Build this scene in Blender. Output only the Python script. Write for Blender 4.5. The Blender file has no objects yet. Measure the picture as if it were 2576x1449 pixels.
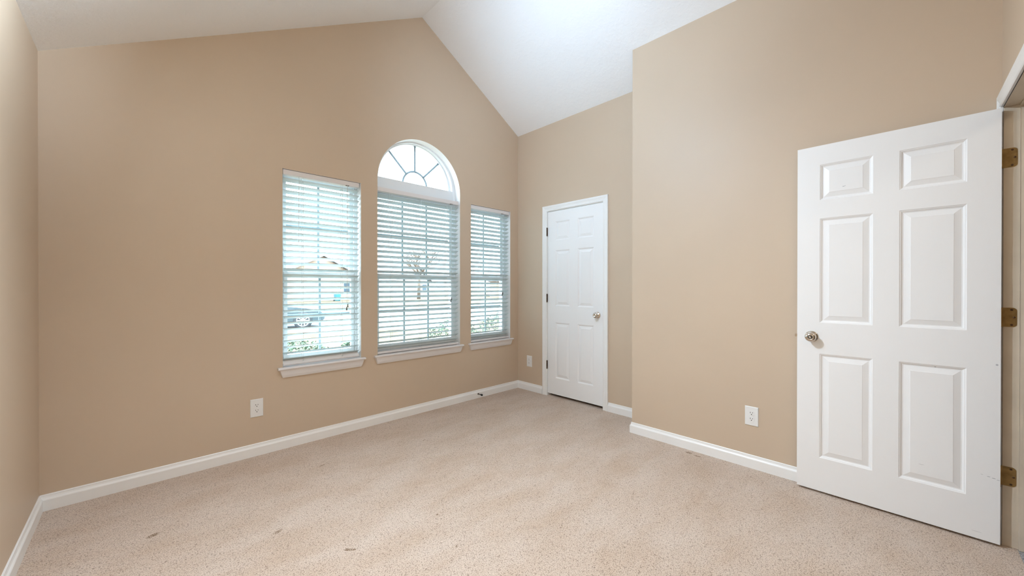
import bpy, bmesh, math, random
from mathutils import Vector, Matrix
from mathutils.geometry import tessellate_polygon

SC = bpy.context.scene
COL = SC.collection
random.seed(7)

# ------------------------------------------------------------------ camera, sky, exposure
F_PX, YAW, PITCH, ROLL, CAM_H = 960.64, 0.79711, -0.00317, 0.0004, 1.2065
cam_d = bpy.data.cameras.new('camera')
cam = bpy.data.objects.new('camera', cam_d)
COL.objects.link(cam)
cam_d.sensor_fit = 'HORIZONTAL'
cam_d.sensor_width = 36.0
cam_d.lens = F_PX / 2576 * 36.0
cam_d.clip_start = 0.02
fw = Vector((math.cos(YAW) * math.cos(PITCH), math.sin(YAW) * math.cos(PITCH), math.sin(PITCH)))
rt = Vector((math.sin(YAW), -math.cos(YAW), 0))
up = rt.cross(fw)
rt, up = rt * math.cos(ROLL) + up * math.sin(ROLL), up * math.cos(ROLL) - rt * math.sin(ROLL)
cam.matrix_world = Matrix(((rt.x, up.x, -fw.x, 0), (rt.y, up.y, -fw.y, 0), (rt.z, up.z, -fw.z, CAM_H), (0, 0, 0, 1)))
SC.camera = cam

SKY_HORIZON, SKY_ZENITH = 4.2, 27.0
world = bpy.data.worlds.new('sky')
SC.world = world
world.use_nodes = True
wn = world.node_tree.nodes
bg = wn['Background']
bg.inputs['Strength'].default_value = 1.0
# overcast sky: brightest overhead, dimmer towards the horizon
_tc = wn.new('ShaderNodeTexCoord')
_sp = wn.new('ShaderNodeSeparateXYZ')
_mr = wn.new('ShaderNodeMapRange')
_mr.inputs['From Min'].default_value = 0.05
_mr.inputs['From Max'].default_value = 0.95
_mr.inputs['To Min'].default_value = SKY_HORIZON
_mr.inputs['To Max'].default_value = SKY_ZENITH
_cl = wn.new('ShaderNodeVectorMath')
_cl.operation = 'SCALE'
_cl.inputs[0].default_value = (0.76, 0.96, 1.14)
_ln = world.node_tree.links
_ln.new(_tc.outputs['Generated'], _sp.inputs[0])
_ln.new(_sp.outputs['Z'], _mr.inputs['Value'])
_ln.new(_mr.outputs['Result'], _cl.inputs['Scale'])
_ln.new(_cl.outputs[0], bg.inputs['Color'])

vs = SC.view_settings
vs.view_transform = 'Standard'
vs.look = 'None'
vs.gamma = 1.0
vs.use_curve_mapping = False
vs.exposure = 0.2
SC.cycles.max_bounces = 12
SC.cycles.diffuse_bounces = 8
SC.cycles.transparent_max_bounces = 16
SC.cycles.sample_clamp_indirect = 6.0
FILL_HEADS = [(-0.35, (-1.0, 0.05, 0.18), 240.0, (0.80, 1.0, 1.19)), (0.0, (-0.10, -0.62, -1.0), 245.0, (0.87, 1.0, 1.13)),
         (0.35, (1.0, 0.06, -0.06), 74.0, (0.70, 0.98, 1.30))]   # added fill heads: place on the track, aim, watts, colour
HALL_FILL_WATT = 8.0

# ------------------------------------------------------------------ room dimensions (metres)
D = 3.2298        # window wall
L = -0.3846       # left wall
R = 3.2548        # wall with the closet door
B = 2.9233        # face of the bump-out
BY = 1.5668       # where the bump-out ends
BACK = -0.326     # wall behind the camera, with the doorway
RX, RZ = 1.9486, 3.79           # ridge of the vaulted ceiling
ZL, ZR, ZB = 2.4643, 3.0056, 3.164
WT = 0.17         # window wall thickness
W1 = (0.766, 1.355)
W2 = (1.5015, 2.3965)
W3 = (2.5405, 3.1255)
WTOP, WSILL = 2.089, 0.604
ARC_C, ARC_R = (1.949, 2.160), 0.4475


# ------------------------------------------------------------------ materials
def new_mat(name):
    m = bpy.data.materials.new(name)
    m.use_nodes = True
    return m, m.node_tree.nodes, m.node_tree.links, m.node_tree.nodes['Principled BSDF']


def plain(name, col, rough=0.5, metal=0.0, spec=0.5, var=0.0, scale=8.0, bump=0.0, bscale=200.0, bdist=0.001, coat=0.0, stretch=None):
    m, n, l, b = new_mat(name)
    b.inputs['Roughness'].default_value = rough
    b.inputs['Metallic'].default_value = metal
    b.inputs['Specular IOR Level'].default_value = spec
    b.inputs['Coat Weight'].default_value = coat
    tc = n.new('ShaderNodeTexCoord')
    if var > 0:
        t = n.new('ShaderNodeTexNoise')
        t.inputs['Scale'].default_value = scale
        t.inputs['Detail'].default_value = 4
        l.new(tc.outputs['Object'], t.inputs['Vector'])
        r = n.new('ShaderNodeValToRGB')
        r.color_ramp.elements[0].position = 0.3
        r.color_ramp.elements[1].position = 0.7
        r.color_ramp.elements[0].color = (*[c * (1 - var) for c in col], 1)
        r.color_ramp.elements[1].color = (*[min(1, c * (1 + var)) for c in col], 1)
        l.new(t.outputs['Fac'], r.inputs['Fac'])
        l.new(r.outputs['Color'], b.inputs['Base Color'])
    else:
        b.inputs['Base Color'].default_value = (*col, 1)
    if bump > 0:
        t = n.new('ShaderNodeTexNoise')
        t.inputs['Scale'].default_value = bscale
        t.inputs['Detail'].default_value = 3
        src = tc.outputs['Object']
        if stretch:
            mp = n.new('ShaderNodeMapping')
            mp.inputs['Scale'].default_value = stretch
            l.new(src, mp.inputs['Vector'])
            src = mp.outputs['Vector']
        l.new(src, t.inputs['Vector'])
        bp = n.new('ShaderNodeBump')
        bp.inputs['Strength'].default_value = bump
        bp.inputs['Distance'].default_value = bdist
        l.new(t.outputs['Fac'], bp.inputs['Height'])
        l.new(bp.outputs['Normal'], b.inputs['Normal'])
    return m


M = {}
M['wall'] = plain('tan_wall_paint', (0.585, 0.466, 0.348), 0.48, spec=0.4, var=0.02, scale=1.5, bump=0.10, bscale=160, bdist=0.0015)
M['return'] = plain('white_return_paint', (0.80, 0.79, 0.78), 0.5, bump=0.05, bscale=200)
M['trim'] = plain('white_trim_paint', (0.86, 0.855, 0.84), 0.33, var=0.015, scale=5)
M['jamb'] = plain('shade_tinted_jamb_paint', (0.62, 0.54, 0.43), 0.38, var=0.05, scale=9)  # warm hall light and shading mixed into the jamb's base colour
M['vinyl'] = plain('white_vinyl', (0.78, 0.80, 0.81), 0.35)
M['muntin'] = plain('grey_grille_bar', (0.22, 0.26, 0.28), 0.5)
M['grille'] = plain('pale_grey_grille_bar', (0.36, 0.42, 0.44), 0.5, spec=0.2)
M['nickel'] = plain('satin_nickel', (0.62, 0.56, 0.49), 0.18, 1.0)
M['dark'] = plain('dark_void', (0.02, 0.018, 0.015), 0.6)
M['brass'] = plain('aged_brass', (0.36, 0.235, 0.095), 0.36, 0.85, var=0.25, scale=40)
M['screw'] = plain('dark_screw_metal', (0.10, 0.055, 0.03), 0.4, 0.7)
M['plate'] = plain('white_plastic', (0.80, 0.80, 0.79), 0.28)
M['tassel'] = plain('dark_tassel_wood', (0.06, 0.05, 0.045), 0.5)
M['rail'] = plain('white_rail_enamel', (0.76, 0.735, 0.73), 0.35)
M['rubber'] = plain('grey_metal_stop', (0.10, 0.075, 0.06), 0.35, 0.6)
M['cord'] = plain('white_cord', (0.70, 0.73, 0.72), 0.7)
M['concrete'] = plain('pale_concrete', (0.15, 0.148, 0.142), 0.8, spec=0.05, var=0.06, scale=2)
M['lawn'] = plain('dormant_lawn', (0.080, 0.060, 0.038), 0.9, spec=0.03, var=0.25, scale=1.2)
M['bush'] = plain('bush_leaf', (0.050, 0.070, 0.040), 0.7, spec=0.2, var=0.4, scale=14)
M['bark'] = plain('brown_bark', (0.11, 0.07, 0.045), 0.9, var=0.3, scale=9)
M['siding'] = plain('peach_siding', (0.31, 0.21, 0.145), 0.8, var=0.05, scale=2)
M['siding2'] = plain('pale_siding', (0.24, 0.215, 0.195), 0.8, var=0.05, scale=2)
M['shingle'] = plain('grey_shingle', (0.15, 0.14, 0.14), 0.9, var=0.2, scale=6)
M['garage'] = plain('white_garage_door', (0.3, 0.3, 0.295), 0.6)
M['dglass'] = plain('dark_glass', (0.03, 0.045, 0.055), 0.08)
M['carpaint'] = plain('dark_grey_car_paint', (0.035, 0.05, 0.055), 0.18, spec=0.6, coat=0.8)
M['tyre'] = plain('tyre_rubber', (0.02, 0.02, 0.02), 0.8)
M['alloy'] = plain('silver_alloy', (0.72, 0.74, 0.75), 0.25, 0.9)
M['bin'] = plain('teal_bin_plastic', (0.03, 0.13, 0.17), 0.45)
M['hallcarpet'] = plain('grey_hall_carpet', (0.36, 0.36, 0.37), 0.95, var=0.0)


def slat_mat():
    m, n, l, b = new_mat('white_slat')
    b.inputs['Base Color'].default_value = (0.60, 0.66, 0.65, 1)
    b.inputs['Roughness'].default_value = 0.35
    tr = n.new('ShaderNodeBsdfTranslucent')
    tr.inputs['Color'].default_value = (0.72, 0.88, 0.87, 1)
    mx = n.new('ShaderNodeMixShader')
    mx.inputs['Fac'].default_value = 0.06
    l.new(b.outputs['BSDF'], mx.inputs[1])
    l.new(tr.outputs['BSDF'], mx.inputs[2])
    l.new(mx.outputs['Shader'], n['Material Output'].inputs['Surface'])
    return m


def glass_mat():
    m, n, l, b = new_mat('window_glass')
    n.remove(b)
    t = n.new('ShaderNodeBsdfTransparent')
    t.inputs['Color'].default_value = (0.90, 0.95, 0.94, 1)
    g = n.new('ShaderNodeBsdfGlossy')
    g.inputs['Roughness'].default_value = 0.02
    fr = n.new('ShaderNodeFresnel')
    fr.inputs['IOR'].default_value = 1.45
    mx = n.new('ShaderNodeMixShader')
    l.new(fr.outputs['Fac'], mx.inputs['Fac'])
    l.new(t.outputs['BSDF'], mx.inputs[1])
    l.new(g.outputs['BSDF'], mx.inputs[2])
    l.new(mx.outputs['Shader'], n['Material Output'].inputs['Surface'])
    return m


def ceiling_mat():
    m, n, l, b = new_mat('white_ceiling_paint')
    b.inputs['Base Color'].default_value = (0.89, 0.89, 0.89, 1)
    b.inputs['Roughness'].default_value = 0.8
    tc = n.new('ShaderNodeTexCoord')
    t = n.new('ShaderNodeTexNoise')
    t.inputs['Scale'].default_value = 26
    t.inputs['Detail'].default_value = 5
    t.inputs['Roughness'].default_value = 0.6
    l.new(tc.outputs['Object'], t.inputs['Vector'])
    r = n.new('ShaderNodeValToRGB')
    r.color_ramp.elements[0].position = 0.46
    r.color_ramp.elements[1].position = 0.60
    l.new(t.outputs['Fac'], r.inputs['Fac'])
    bp = n.new('ShaderNodeBump')
    bp.inputs['Strength'].default_value = 0.16
    bp.inputs['Distance'].default_value = 0.004
    l.new(r.outputs['Color'], bp.inputs['Height'])
    l.new(bp.outputs['Normal'], b.inputs['Normal'])
    return m


def math_node(n, l, op, a, bb=None):
    x = n.new('ShaderNodeMath')
    x.operation = op
    for i, v in enumerate((a, bb)):
        if v is None:
            continue
        if isinstance(v, (int, float)):
            x.inputs[i].default_value = v
        else:
            l.new(v, x.inputs[i])
    return x.outputs[0]


# marks that lie in the pile: x, y, half sizes, turn
STAINS = [(0.488, 2.147, 0.026, 0.014, 0.3), (0.690, 1.770, 0.034, 0.011, -0.75), (0.046, 2.538, 0.030, 0.018, 0.3),
          (0.887, 2.739, 0.026, 0.008, 0.3), (2.860, 1.085, 0.018, 0.030, 0.0), (2.845, 1.02, 0.012, 0.030, 0.0),
          (1.129, 1.722, 0.010, 0.007, 0), (1.054, 1.448, 0.009, 0.006, 0), (1.603, 2.63, 0.020, 0.006, 0.4)]


def carpet_mat(name, light, mid, dark, stains):
    m, n, l, b = new_mat(name)
    b.inputs['Roughness'].default_value = 0.95
    b.inputs['Specular IOR Level'].default_value = 0.1
    b.inputs['Sheen Weight'].default_value = 0.15
    tc = n.new('ShaderNodeTexCoord')
    pos = tc.outputs['Object']
    # tufts
    v = n.new('ShaderNodeTexVoronoi')
    v.inputs['Scale'].default_value = 215
    wob = n.new('ShaderNodeTexNoise')
    wob.inputs['Scale'].default_value = 60
    l.new(pos, wob.inputs['Vector'])
    wv = n.new('ShaderNodeVectorMath')
    wv.operation = 'SCALE'
    wv.inputs['Scale'].default_value = 0.012
    l.new(wob.outputs['Color'], wv.inputs[0])
    av = n.new('ShaderNodeVectorMath')
    l.new(pos, av.inputs[0])
    l.new(wv.outputs[0], av.inputs[1])
    l.new(av.outputs[0], v.inputs['Vector'])
    t = n.new('ShaderNodeTexNoise')
    t.inputs['Scale'].default_value = 330
    t.inputs['Detail'].default_value = 3
    l.new(pos, t.inputs['Vector'])
    s = math_node(n, l, 'ADD', math_node(n, l, 'MULTIPLY', v.outputs['Distance'], 0.55), math_node(n, l, 'MULTIPLY', t.outputs['Fac'], 0.75))
    r = n.new('ShaderNodeValToRGB')
    e = r.color_ramp.elements
    e[0].position, e[0].color = 0.38, (*light, 1)
    e[1].position, e[1].color = 0.90, (*dark, 1)
    k = e.new(0.66)
    k.color = (*mid, 1)
    l.new(s, r.inputs['Fac'])
    # brushed patches where the pile leans another way
    p = n.new('ShaderNodeTexNoise')
    p.inputs['Scale'].default_value = 2.3
    p.inputs['Detail'].default_value = 6
    p.inputs['Roughness'].default_value = 0.62
    mp = n.new('ShaderNodeMapping')
    mp.inputs['Rotation'].default_value = (0, 0, 0.7)
    mp.inputs['Scale'].default_value = (1.0, 2.2, 1.0)
    l.new(pos, mp.inputs['Vector'])
    l.new(mp.outputs['Vector'], p.inputs['Vector'])
    pr = n.new('ShaderNodeValToRGB')
    pr.color_ramp.elements[0].position = 0.33
    pr.color_ramp.elements[0].color = (0.89, 0.835, 0.775, 1)
    pr.color_ramp.elements[1].position = 0.62
    pr.color_ramp.elements[1].color = (1, 1, 1, 1)
    l.new(p.outputs['Fac'], pr.inputs['Fac'])
    mx = n.new('ShaderNodeMix')
    mx.data_type = 'RGBA'
    mx.blend_type = 'MULTIPLY'
    mx.inputs['Factor'].default_value = 1.0
    l.new(r.outputs['Color'], mx.inputs['A'])
    l.new(pr.outputs['Color'], mx.inputs['B'])
    col = mx.outputs['Result']
    if stains:
        sx = n.new('ShaderNodeSeparateXYZ')
        l.new(pos, sx.inputs[0])
        tot = None
        for (x, y, a, c, ang) in stains:
            dx = math_node(n, l, 'SUBTRACT', sx.outputs['X'], x)
            dy = math_node(n, l, 'SUBTRACT', sx.outputs['Y'], y)
            ca, sa = math.cos(ang), math.sin(ang)
            uu = math_node(n, l, 'ADD', math_node(n, l, 'MULTIPLY', dx, ca / a), math_node(n, l, 'MULTIPLY', dy, sa / a))
            vv = math_node(n, l, 'ADD', math_node(n, l, 'MULTIPLY', dx, -sa / c), math_node(n, l, 'MULTIPLY', dy, ca / c))
            q = math_node(n, l, 'ADD', math_node(n, l, 'MULTIPLY', uu, uu), math_node(n, l, 'MULTIPLY', vv, vv))
            q = math_node(n, l, 'SUBTRACT', 1.0, q)
            q = math_node(n, l, 'MAXIMUM', q, 0.0)
            tot = q if tot is None else math_node(n, l, 'MAXIMUM', tot, q)
        grit = math_node(n, l, 'MAXIMUM', math_node(n, l, 'MULTIPLY', math_node(n, l, 'SUBTRACT', s, 0.50), 6.0), 0.12)
        fac = math_node(n, l, 'MULTIPLY', tot, grit)
        fac = math_node(n, l, 'MINIMUM', fac, 0.9)
        m2 = n.new('ShaderNodeMix')
        m2.data_type = 'RGBA'
        l.new(fac, m2.inputs['Factor'])
        l.new(col, m2.inputs['A'])
        m2.inputs['B'].default_value = (0.16, 0.09, 0.04, 1)
        col = m2.outputs['Result']
    l.new(col, b.inputs['Base Color'])
    bp = n.new('ShaderNodeBump')
    bp.invert = True
    bp.inputs['Strength'].default_value = 0.55
    bp.inputs['Distance'].default_value = 0.006
    l.new(s, bp.inputs['Height'])
    l.new(bp.outputs['Normal'], b.inputs['Normal'])
    return m


def door_mat(name, marks):
    """white painted moulded door with a pressed wood grain and a few scuffs of its own (object coordinates)"""
    m, n, l, b = new_mat(name)
    b.inputs['Roughness'].default_value = 0.36
    tc = n.new('ShaderNodeTexCoord')
    pos = tc.outputs['Object']
    mp = n.new('ShaderNodeMapping')
    mp.inputs['Scale'].default_value = (120, 120, 7)
    l.new(pos, mp.inputs['Vector'])
    t = n.new('ShaderNodeTexNoise')
    t.inputs['Scale'].default_value = 2.0
    t.inputs['Detail'].default_value = 4
    t.inputs['Distortion'].default_value = 0.6
    l.new(mp.outputs['Vector'], t.inputs['Vector'])
    bp = n.new('ShaderNodeBump')
    bp.inputs['Strength'].default_value = 0.22
    bp.inputs['Distance'].default_value = 0.001
    l.new(t.outputs['Fac'], bp.inputs['Height'])
    l.new(bp.outputs['Normal'], b.inputs['Normal'])
    base = (0.87, 0.87, 0.87, 1)
    b.inputs['Base Color'].default_value = base
    if marks:
        sx = n.new('ShaderNodeSeparateXYZ')
        l.new(pos, sx.inputs[0])
        tot = None
        for (y, z, a, c, s) in marks:
            dy = math_node(n, l, 'MULTIPLY', math_node(n, l, 'SUBTRACT', sx.outputs['Y'], y), 1 / a)
            dz = math_node(n, l, 'MULTIPLY', math_node(n, l, 'SUBTRACT', sx.outputs['Z'], z), 1 / c)
            q = math_node(n, l, 'ADD', math_node(n, l, 'MULTIPLY', dy, dy), math_node(n, l, 'MULTIPLY', dz, dz))
            q = math_node(n, l, 'MULTIPLY', math_node(n, l, 'LESS_THAN', q, 1.0), s)
            tot = q if tot is None else math_node(n, l, 'MAXIMUM', tot, q)
        mx = n.new('ShaderNodeMix')
        mx.data_type = 'RGBA'
        l.new(tot, mx.inputs['Factor'])
        mx.inputs['A'].default_value = base
        mx.inputs['B'].default_value = (0.22, 0.23, 0.28, 1)
        l.new(mx.outputs['Result'], b.inputs['Base Color'])
    return m


def emit_mat(name, col, strength):
    m, n, l, b = new_mat(name)
    b.inputs['Base Color'].default_value = (0.85, 0.85, 0.82, 1)
    b.inputs['Emission Color'].default_value = (*col, 1)
    b.inputs['Emission Strength'].default_value = strength
    return m


M['slat'] = slat_mat()
M['glass'] = glass_mat()
M['ceiling'] = ceiling_mat()
M['carpet'] = carpet_mat('beige_carpet', (0.73, 0.61, 0.515), (0.61, 0.495, 0.41), (0.27, 0.20, 0.155), STAINS)
M['hallcarpet'] = carpet_mat('grey_flecked_carpet', (0.60, 0.60, 0.62), (0.36, 0.36, 0.38), (0.05, 0.05, 0.055), [])
M['door'] = door_mat('white_door_paint', [])
M['scuffdoor'] = door_mat('white_scuffed_door_paint', [
    (0.236 + 0.317, 1.775, 0.005, 0.0016, 0.7), (0.229 + 0.317, 1.777, 0.003, 0.0014, 0.5), (-0.114 + 0.317, 0.806, 0.003, 0.002, 0.8),
    (0.019, 0.315, 0.006, 0.0014, 0.7), (0.034, 0.318, 0.005, 0.0014, 0.6), (0.006, 0.311, 0.005, 0.0014, 0.5), (0.054, 0.322, 0.004, 0.0012, 0.35),
    (0.249, 0.303, 0.010, 0.0012, 0.35), (0.07, 0.045, 0.016, 0.0015, 0.25), (0.011, 0.845, 0.004, 0.004, 0.5)])


# ------------------------------------------------------------------ mesh helpers
class MB:
    def __init__(self):
        self.v, self.f, self.sm = [], [], []

    def add(self, vs, fs, smooth=False):
        o = len(self.v)
        self.v += [tuple(x) for x in vs]
        self.f += [tuple(i + o for i in f) for f in fs]
        self.sm += [smooth] * len(fs)
        return self

    def box(self, x0, x1, y0, y1, z0, z1, mat=None):
        vs = [Vector((x, y, z)) for x in (x0, x1) for y in (y0, y1) for z in (z0, z1)]
        if mat is not None:
            vs = [mat @ v for v in vs]
        return self.add(vs, [(0, 1, 3, 2), (4, 6, 7, 5), (0, 4, 5, 1), (2, 3, 7, 6), (0, 2, 6, 4), (1, 5, 7, 3)])

    def prism(self, pts, a, b, fn, smooth=False):
        """polygon pts (2D) swept from a to b; fn(p, q, s) -> 3D point"""
        n = len(pts)
        vs = [fn(p, q, a) for p, q in pts] + [fn(p, q, b) for p, q in pts]
        self.add(vs, [(i, (i + 1) % n, n + (i + 1) % n, n + i) for i in range(n)], smooth)
        return self.add(vs, [tuple(range(n))[::-1], tuple(range(n, 2 * n))])

    def rings(self, rings, close=True, cap0=True, cap1=True, smooth=True):
        n = len(rings[0])
        vs = [p for r in rings for p in r]
        fs = []
        for k in range(len(rings) - 1):
            for i in range(n if close else n - 1):
                j = (i + 1) % n
                fs.append((k * n + i, k * n + j, (k + 1) * n + j, (k + 1) * n + i))
        self.add(vs, fs, smooth)
        if cap0:
            self.add(rings[0], [tuple(range(n))[::-1]])
        if cap1:
            self.add(rings[-1], [tuple(range(n))])
        return self

    def lathe(self, prof, o, ax, seg=32, cap0=True, cap1=True):
        ax = Vector(ax).normalized()
        a = ax.orthogonal().normalized()
        b = ax.cross(a)
        o = Vector(o)
        rs = [[o + ax * h + (a * math.cos(2 * math.pi * i / seg) + b * math.sin(2 * math.pi * i / seg)) * r for i in range(seg)] for r, h in prof]
        return self.rings(rs, True, cap0, cap1)

    def tube(self, p, q, r, seg=8, r2=None):
        p, q = Vector(p), Vector(q)
        return self.lathe([(r, 0), (r if r2 is None else r2, (q - p).length)], p, q - p, seg)

    def sphere(self, c, r, seg=12, ring=8, sc=(1, 1, 1)):
        c = Vector(c)
        rs = []
        for k in range(ring + 1):
            th = math.pi * (0.001 + 0.998 * k / ring)
            rs.append([c + Vector((r * sc[0] * math.sin(th) * math.cos(2 * math.pi * i / seg), r * sc[1] * math.sin(th) * math.sin(2 * math.pi * i / seg), -r * sc[2] * math.cos(th))) for i in range(seg)])
        return self.rings(rs)

    def build(self, name, mat, parent=None, bevel=0.0, loc=None, seg=2):
        me = bpy.data.meshes.new(name)
        me.from_pydata(self.v, [], self.f)
        mats = mat if isinstance(mat, (list, tuple)) else [mat]
        for m in mats:
            me.materials.append(m)
        me.polygons.foreach_set('use_smooth', self.sm)
        bm = bmesh.new()
        bm.from_mesh(me)
        bmesh.ops.remove_doubles(bm, verts=bm.verts, dist=1e-6)
        bmesh.ops.recalc_face_normals(bm, faces=bm.faces)
        bm.to_mesh(me)
        bm.free()
        me.update()
        o = bpy.data.objects.new(name, me)
        COL.objects.link(o)
        if parent is not None:
            o.parent = parent
        if loc is not None:
            o.location = loc
        if bevel > 0:
            md = o.modifiers.new('bevel', 'BEVEL')
            md.width = bevel
            md.segments = seg
            md.limit_method = 'ANGLE'
            md.angle_limit = math.radians(40)
            md.harden_normals = False
        return o


def empty(name, loc=(0, 0, 0)):
    o = bpy.data.objects.new(name, None)
    COL.objects.link(o)
    o.location = loc
    o.empty_display_size = 0.1
    return o


def tag(o, label, cat, group=None, kind=None):
    o['label'] = label
    o['category'] = cat
    if group:
        o['group'] = group
    if kind:
        o['kind'] = kind
    return o


def struct(o, label, cat):
    return tag(o, label, cat, None, 'structure')


def copy_tree(o, parent=None):
    c = o.copy()
    COL.objects.link(c)
    if parent is not None:
        c.parent = parent
    for ch in list(o.children):
        copy_tree(ch, c)
    return c


def pin(o, parent):
    """part o keeps its world place under a parent that stands away from the origin"""
    o.parent = parent
    o.matrix_parent_inverse = Matrix.Translation(-parent.location)
    return o


def flat_with_holes(outer, holes, fn):
    loops = [[Vector((a, b, 0)) for a, b in lp] for lp in [outer] + holes]
    tris = tessellate_polygon(loops)
    pts = [fn(a, b) for lp in [outer] + holes for a, b in lp]
    return pts, tris


# ------------------------------------------------------------------ room shell
def arc(cx, cz, r, a0, a1, n):
    return [(cx + r * math.cos(a0 + (a1 - a0) * i / n), cz + r * math.sin(a0 + (a1 - a0) * i / n)) for i in range(n + 1)]


ARCH_HOLE = [(W2[0], WSILL), (W2[1], WSILL)] + arc(ARC_C[0], ARC_C[1], ARC_R, 0, math.pi, 48)
HOLE1 = [(W1[0], WSILL), (W1[1], WSILL), (W1[1], WTOP), (W1[0], WTOP)]
HOLE3 = [(W3[0], WSILL), (W3[1], WSILL), (W3[1], WTOP), (W3[0], WTOP)]
gable = [(L - 0.1, -0.02), (R + 0.1, -0.02), (R + 0.1, ZR - 0.06 + 0.02), (RX, RZ + 0.02), (L - 0.1, ZL - 0.057 + 0.02)]
wm = MB()
for y in (D, D + WT):
    p, t = flat_with_holes(gable, [HOLE1, ARCH_HOLE, HOLE3], lambda a, b, y=y: (a, y, b))
    wm.add(p, t)
n_flat = len(wm.f)
gn = len(gable)
wm.add([(a, y, b) for y in (D, D + WT) for a, b in gable], [(i, (i + 1) % gn, gn + (i + 1) % gn, gn + i) for i in range(gn)])
n_mid = len(wm.f)
for h in (HOLE1, ARCH_HOLE, HOLE3):
    k = len(h)
    wm.add([(a, y, b) for y in (D, D + WT) for a, b in h], [(i, (i + 1) % k, k + (i + 1) % k, k + i) for i in range(k)])
me = bpy.data.meshes.new('wall_front')
me.from_pydata(wm.v, [], wm.f)
me.materials.append(M['wall'])
me.materials.append(M['return'])
for i, pl in enumerate(me.polygons):
    pl.material_index = 1 if i >= n_mid else 0
bm = bmesh.new()
bm.from_mesh(me)
bmesh.ops.remove_doubles(bm, verts=bm.verts, dist=1e-6)
bmesh.ops.recalc_face_normals(bm, faces=bm.faces)
bm.to_mesh(me)
bm.free()
wf = bpy.data.objects.new('wall_front', me)
COL.objects.link(wf)
struct(wf, 'tan gable wall with the three windows', 'wall')

struct(MB().box(L - 0.1, L, BACK - 0.1, D, -0.02, ZL + 0.0).build('wall_left', M['wall']), 'tan wall at the left edge of the photo', 'wall')

# wall with the closet door: opening cut through it, closet behind
CY0, CY1, CZ = 2.0465, 2.7775, 2.0445
wr = MB()
p, t = flat_with_holes([(BY, -0.02), (D, -0.02), (D, ZR + 0.001), (BY, ZR + 0.001)], [[(CY0, -0.01), (CY1, -0.01), (CY1, CZ), (CY0, CZ)]], lambda a, b: (R, a, b))
wr.add(p, t)
p, t = flat_with_holes([(BY, -0.02), (D, -0.02), (D, ZR + 0.001), (BY, ZR + 0.001)], [[(CY0, -0.01), (CY1, -0.01), (CY1, CZ), (CY0, CZ)]], lambda a, b: (R + 0.11, a, b))
wr.add(p, t)
for y in (CY0, CY1):
    wr.add([(R, y, -0.01), (R + 0.11, y, -0.01), (R + 0.11, y, CZ), (R, y, CZ)], [(0, 1, 2, 3)])
wr.add([(R, CY0, CZ), (R + 0.11, CY0, CZ), (R + 0.11, CY1, CZ), (R, CY1, CZ)], [(0, 1, 2, 3)])
struct(wr.build('wall_right', M['wall']), 'tan wall with the closed closet door', 'wall')
cl = MB()
cl.add([(R + 0.11, CY0 - 0.2, -0.02), (R + 0.7, CY0 - 0.2, -0.02), (R + 0.7, CY1 + 0.2, -0.02), (R + 0.11, CY1 + 0.2, -0.02),
        (R + 0.11, CY0 - 0.2, 2.3), (R + 0.7, CY0 - 0.2, 2.3), (R + 0.7, CY1 + 0.2, 2.3), (R + 0.11, CY1 + 0.2, 2.3)],
       [(0, 1, 2, 3), (4, 5, 6, 7), (0, 1, 5, 4), (1, 2, 6, 5), (2, 3, 7, 6)])
struct(cl.build('wall_closet', M['wall']), 'dark closet interior showing under the closed closet door', 'wall')

struct(MB().box(B, R + 0.1, BACK - 0.1, BY, -0.02, ZB + 0.001).build('wall_bumpout', M['wall']), 'tan wall projecting into the room behind the open door', 'wall')

# back wall with the doorway
DX0, DX1, DZ = 2.092, 2.8855, 2.0435
JD = 0.115
bw = MB()
outer = [(L - 0.1, -0.02), (R + 0.1, -0.02), (R + 0.1, 2.9), (RX, RZ + 0.02), (L - 0.1, ZL)]
hole = [(DX0, -0.01), (DX1, -0.01), (DX1, DZ), (DX0, DZ)]
for y in (BACK, BACK - JD):
    p, t = flat_with_holes(outer, [hole], lambda a, b, y=y: (a, y, b))
    bw.add(p, t)
struct(bw.build('wall_back', M['wall']), 'tan wall with the doorway at the right edge', 'wall')

# ceiling: two slopes meeting at the ridge
ce = MB()
y0, y1 = BACK - 0.12, D + 0.02
xs_r = [RX, B, R + 0.1]
zr_end = ZR - (ZB - ZR) / (R - B) * 0.1
ce.add([(L - 0.1, y0, ZL - 0.0568), (RX, y0, RZ), (RX, y1, RZ), (L - 0.1, y1, ZL - 0.0568)], [(0, 1, 2, 3)])
rows = [(y0, ZB, ZR), (BY, ZB, ZR), (y1, RZ - (RZ - ZR) * (B - RX) / (R - RX), ZR)]
vs_, fs_ = [], []
for yy, zb, zr in rows:
    vs_ += [(RX, yy, RZ), (B, yy, zb), (R, yy, zr), (R + 0.1, yy, zr - 0.05)]
for k in range(2):
    for i in range(3):
        fs_.append((k * 4 + i, k * 4 + i + 1, k * 4 + 5 + i, k * 4 + 4 + i))
ce.add(vs_, fs_, True)
# roof deck above keeps daylight out
ce.add([(L - 0.1, y0, ZL + 0.2), (RX, y0, RZ + 0.26), (RX, y1, RZ + 0.26), (L - 0.1, y1, ZL + 0.2), (R + 0.2, y0, ZR + 0.2), (R + 0.2, y1, ZR + 0.2)], [(0, 1, 2, 3), (1, 4, 5, 2)])
struct(ce.build('ceiling', M['ceiling']), 'white vaulted ceiling with two slopes meeting at a ridge', 'ceiling')

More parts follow.
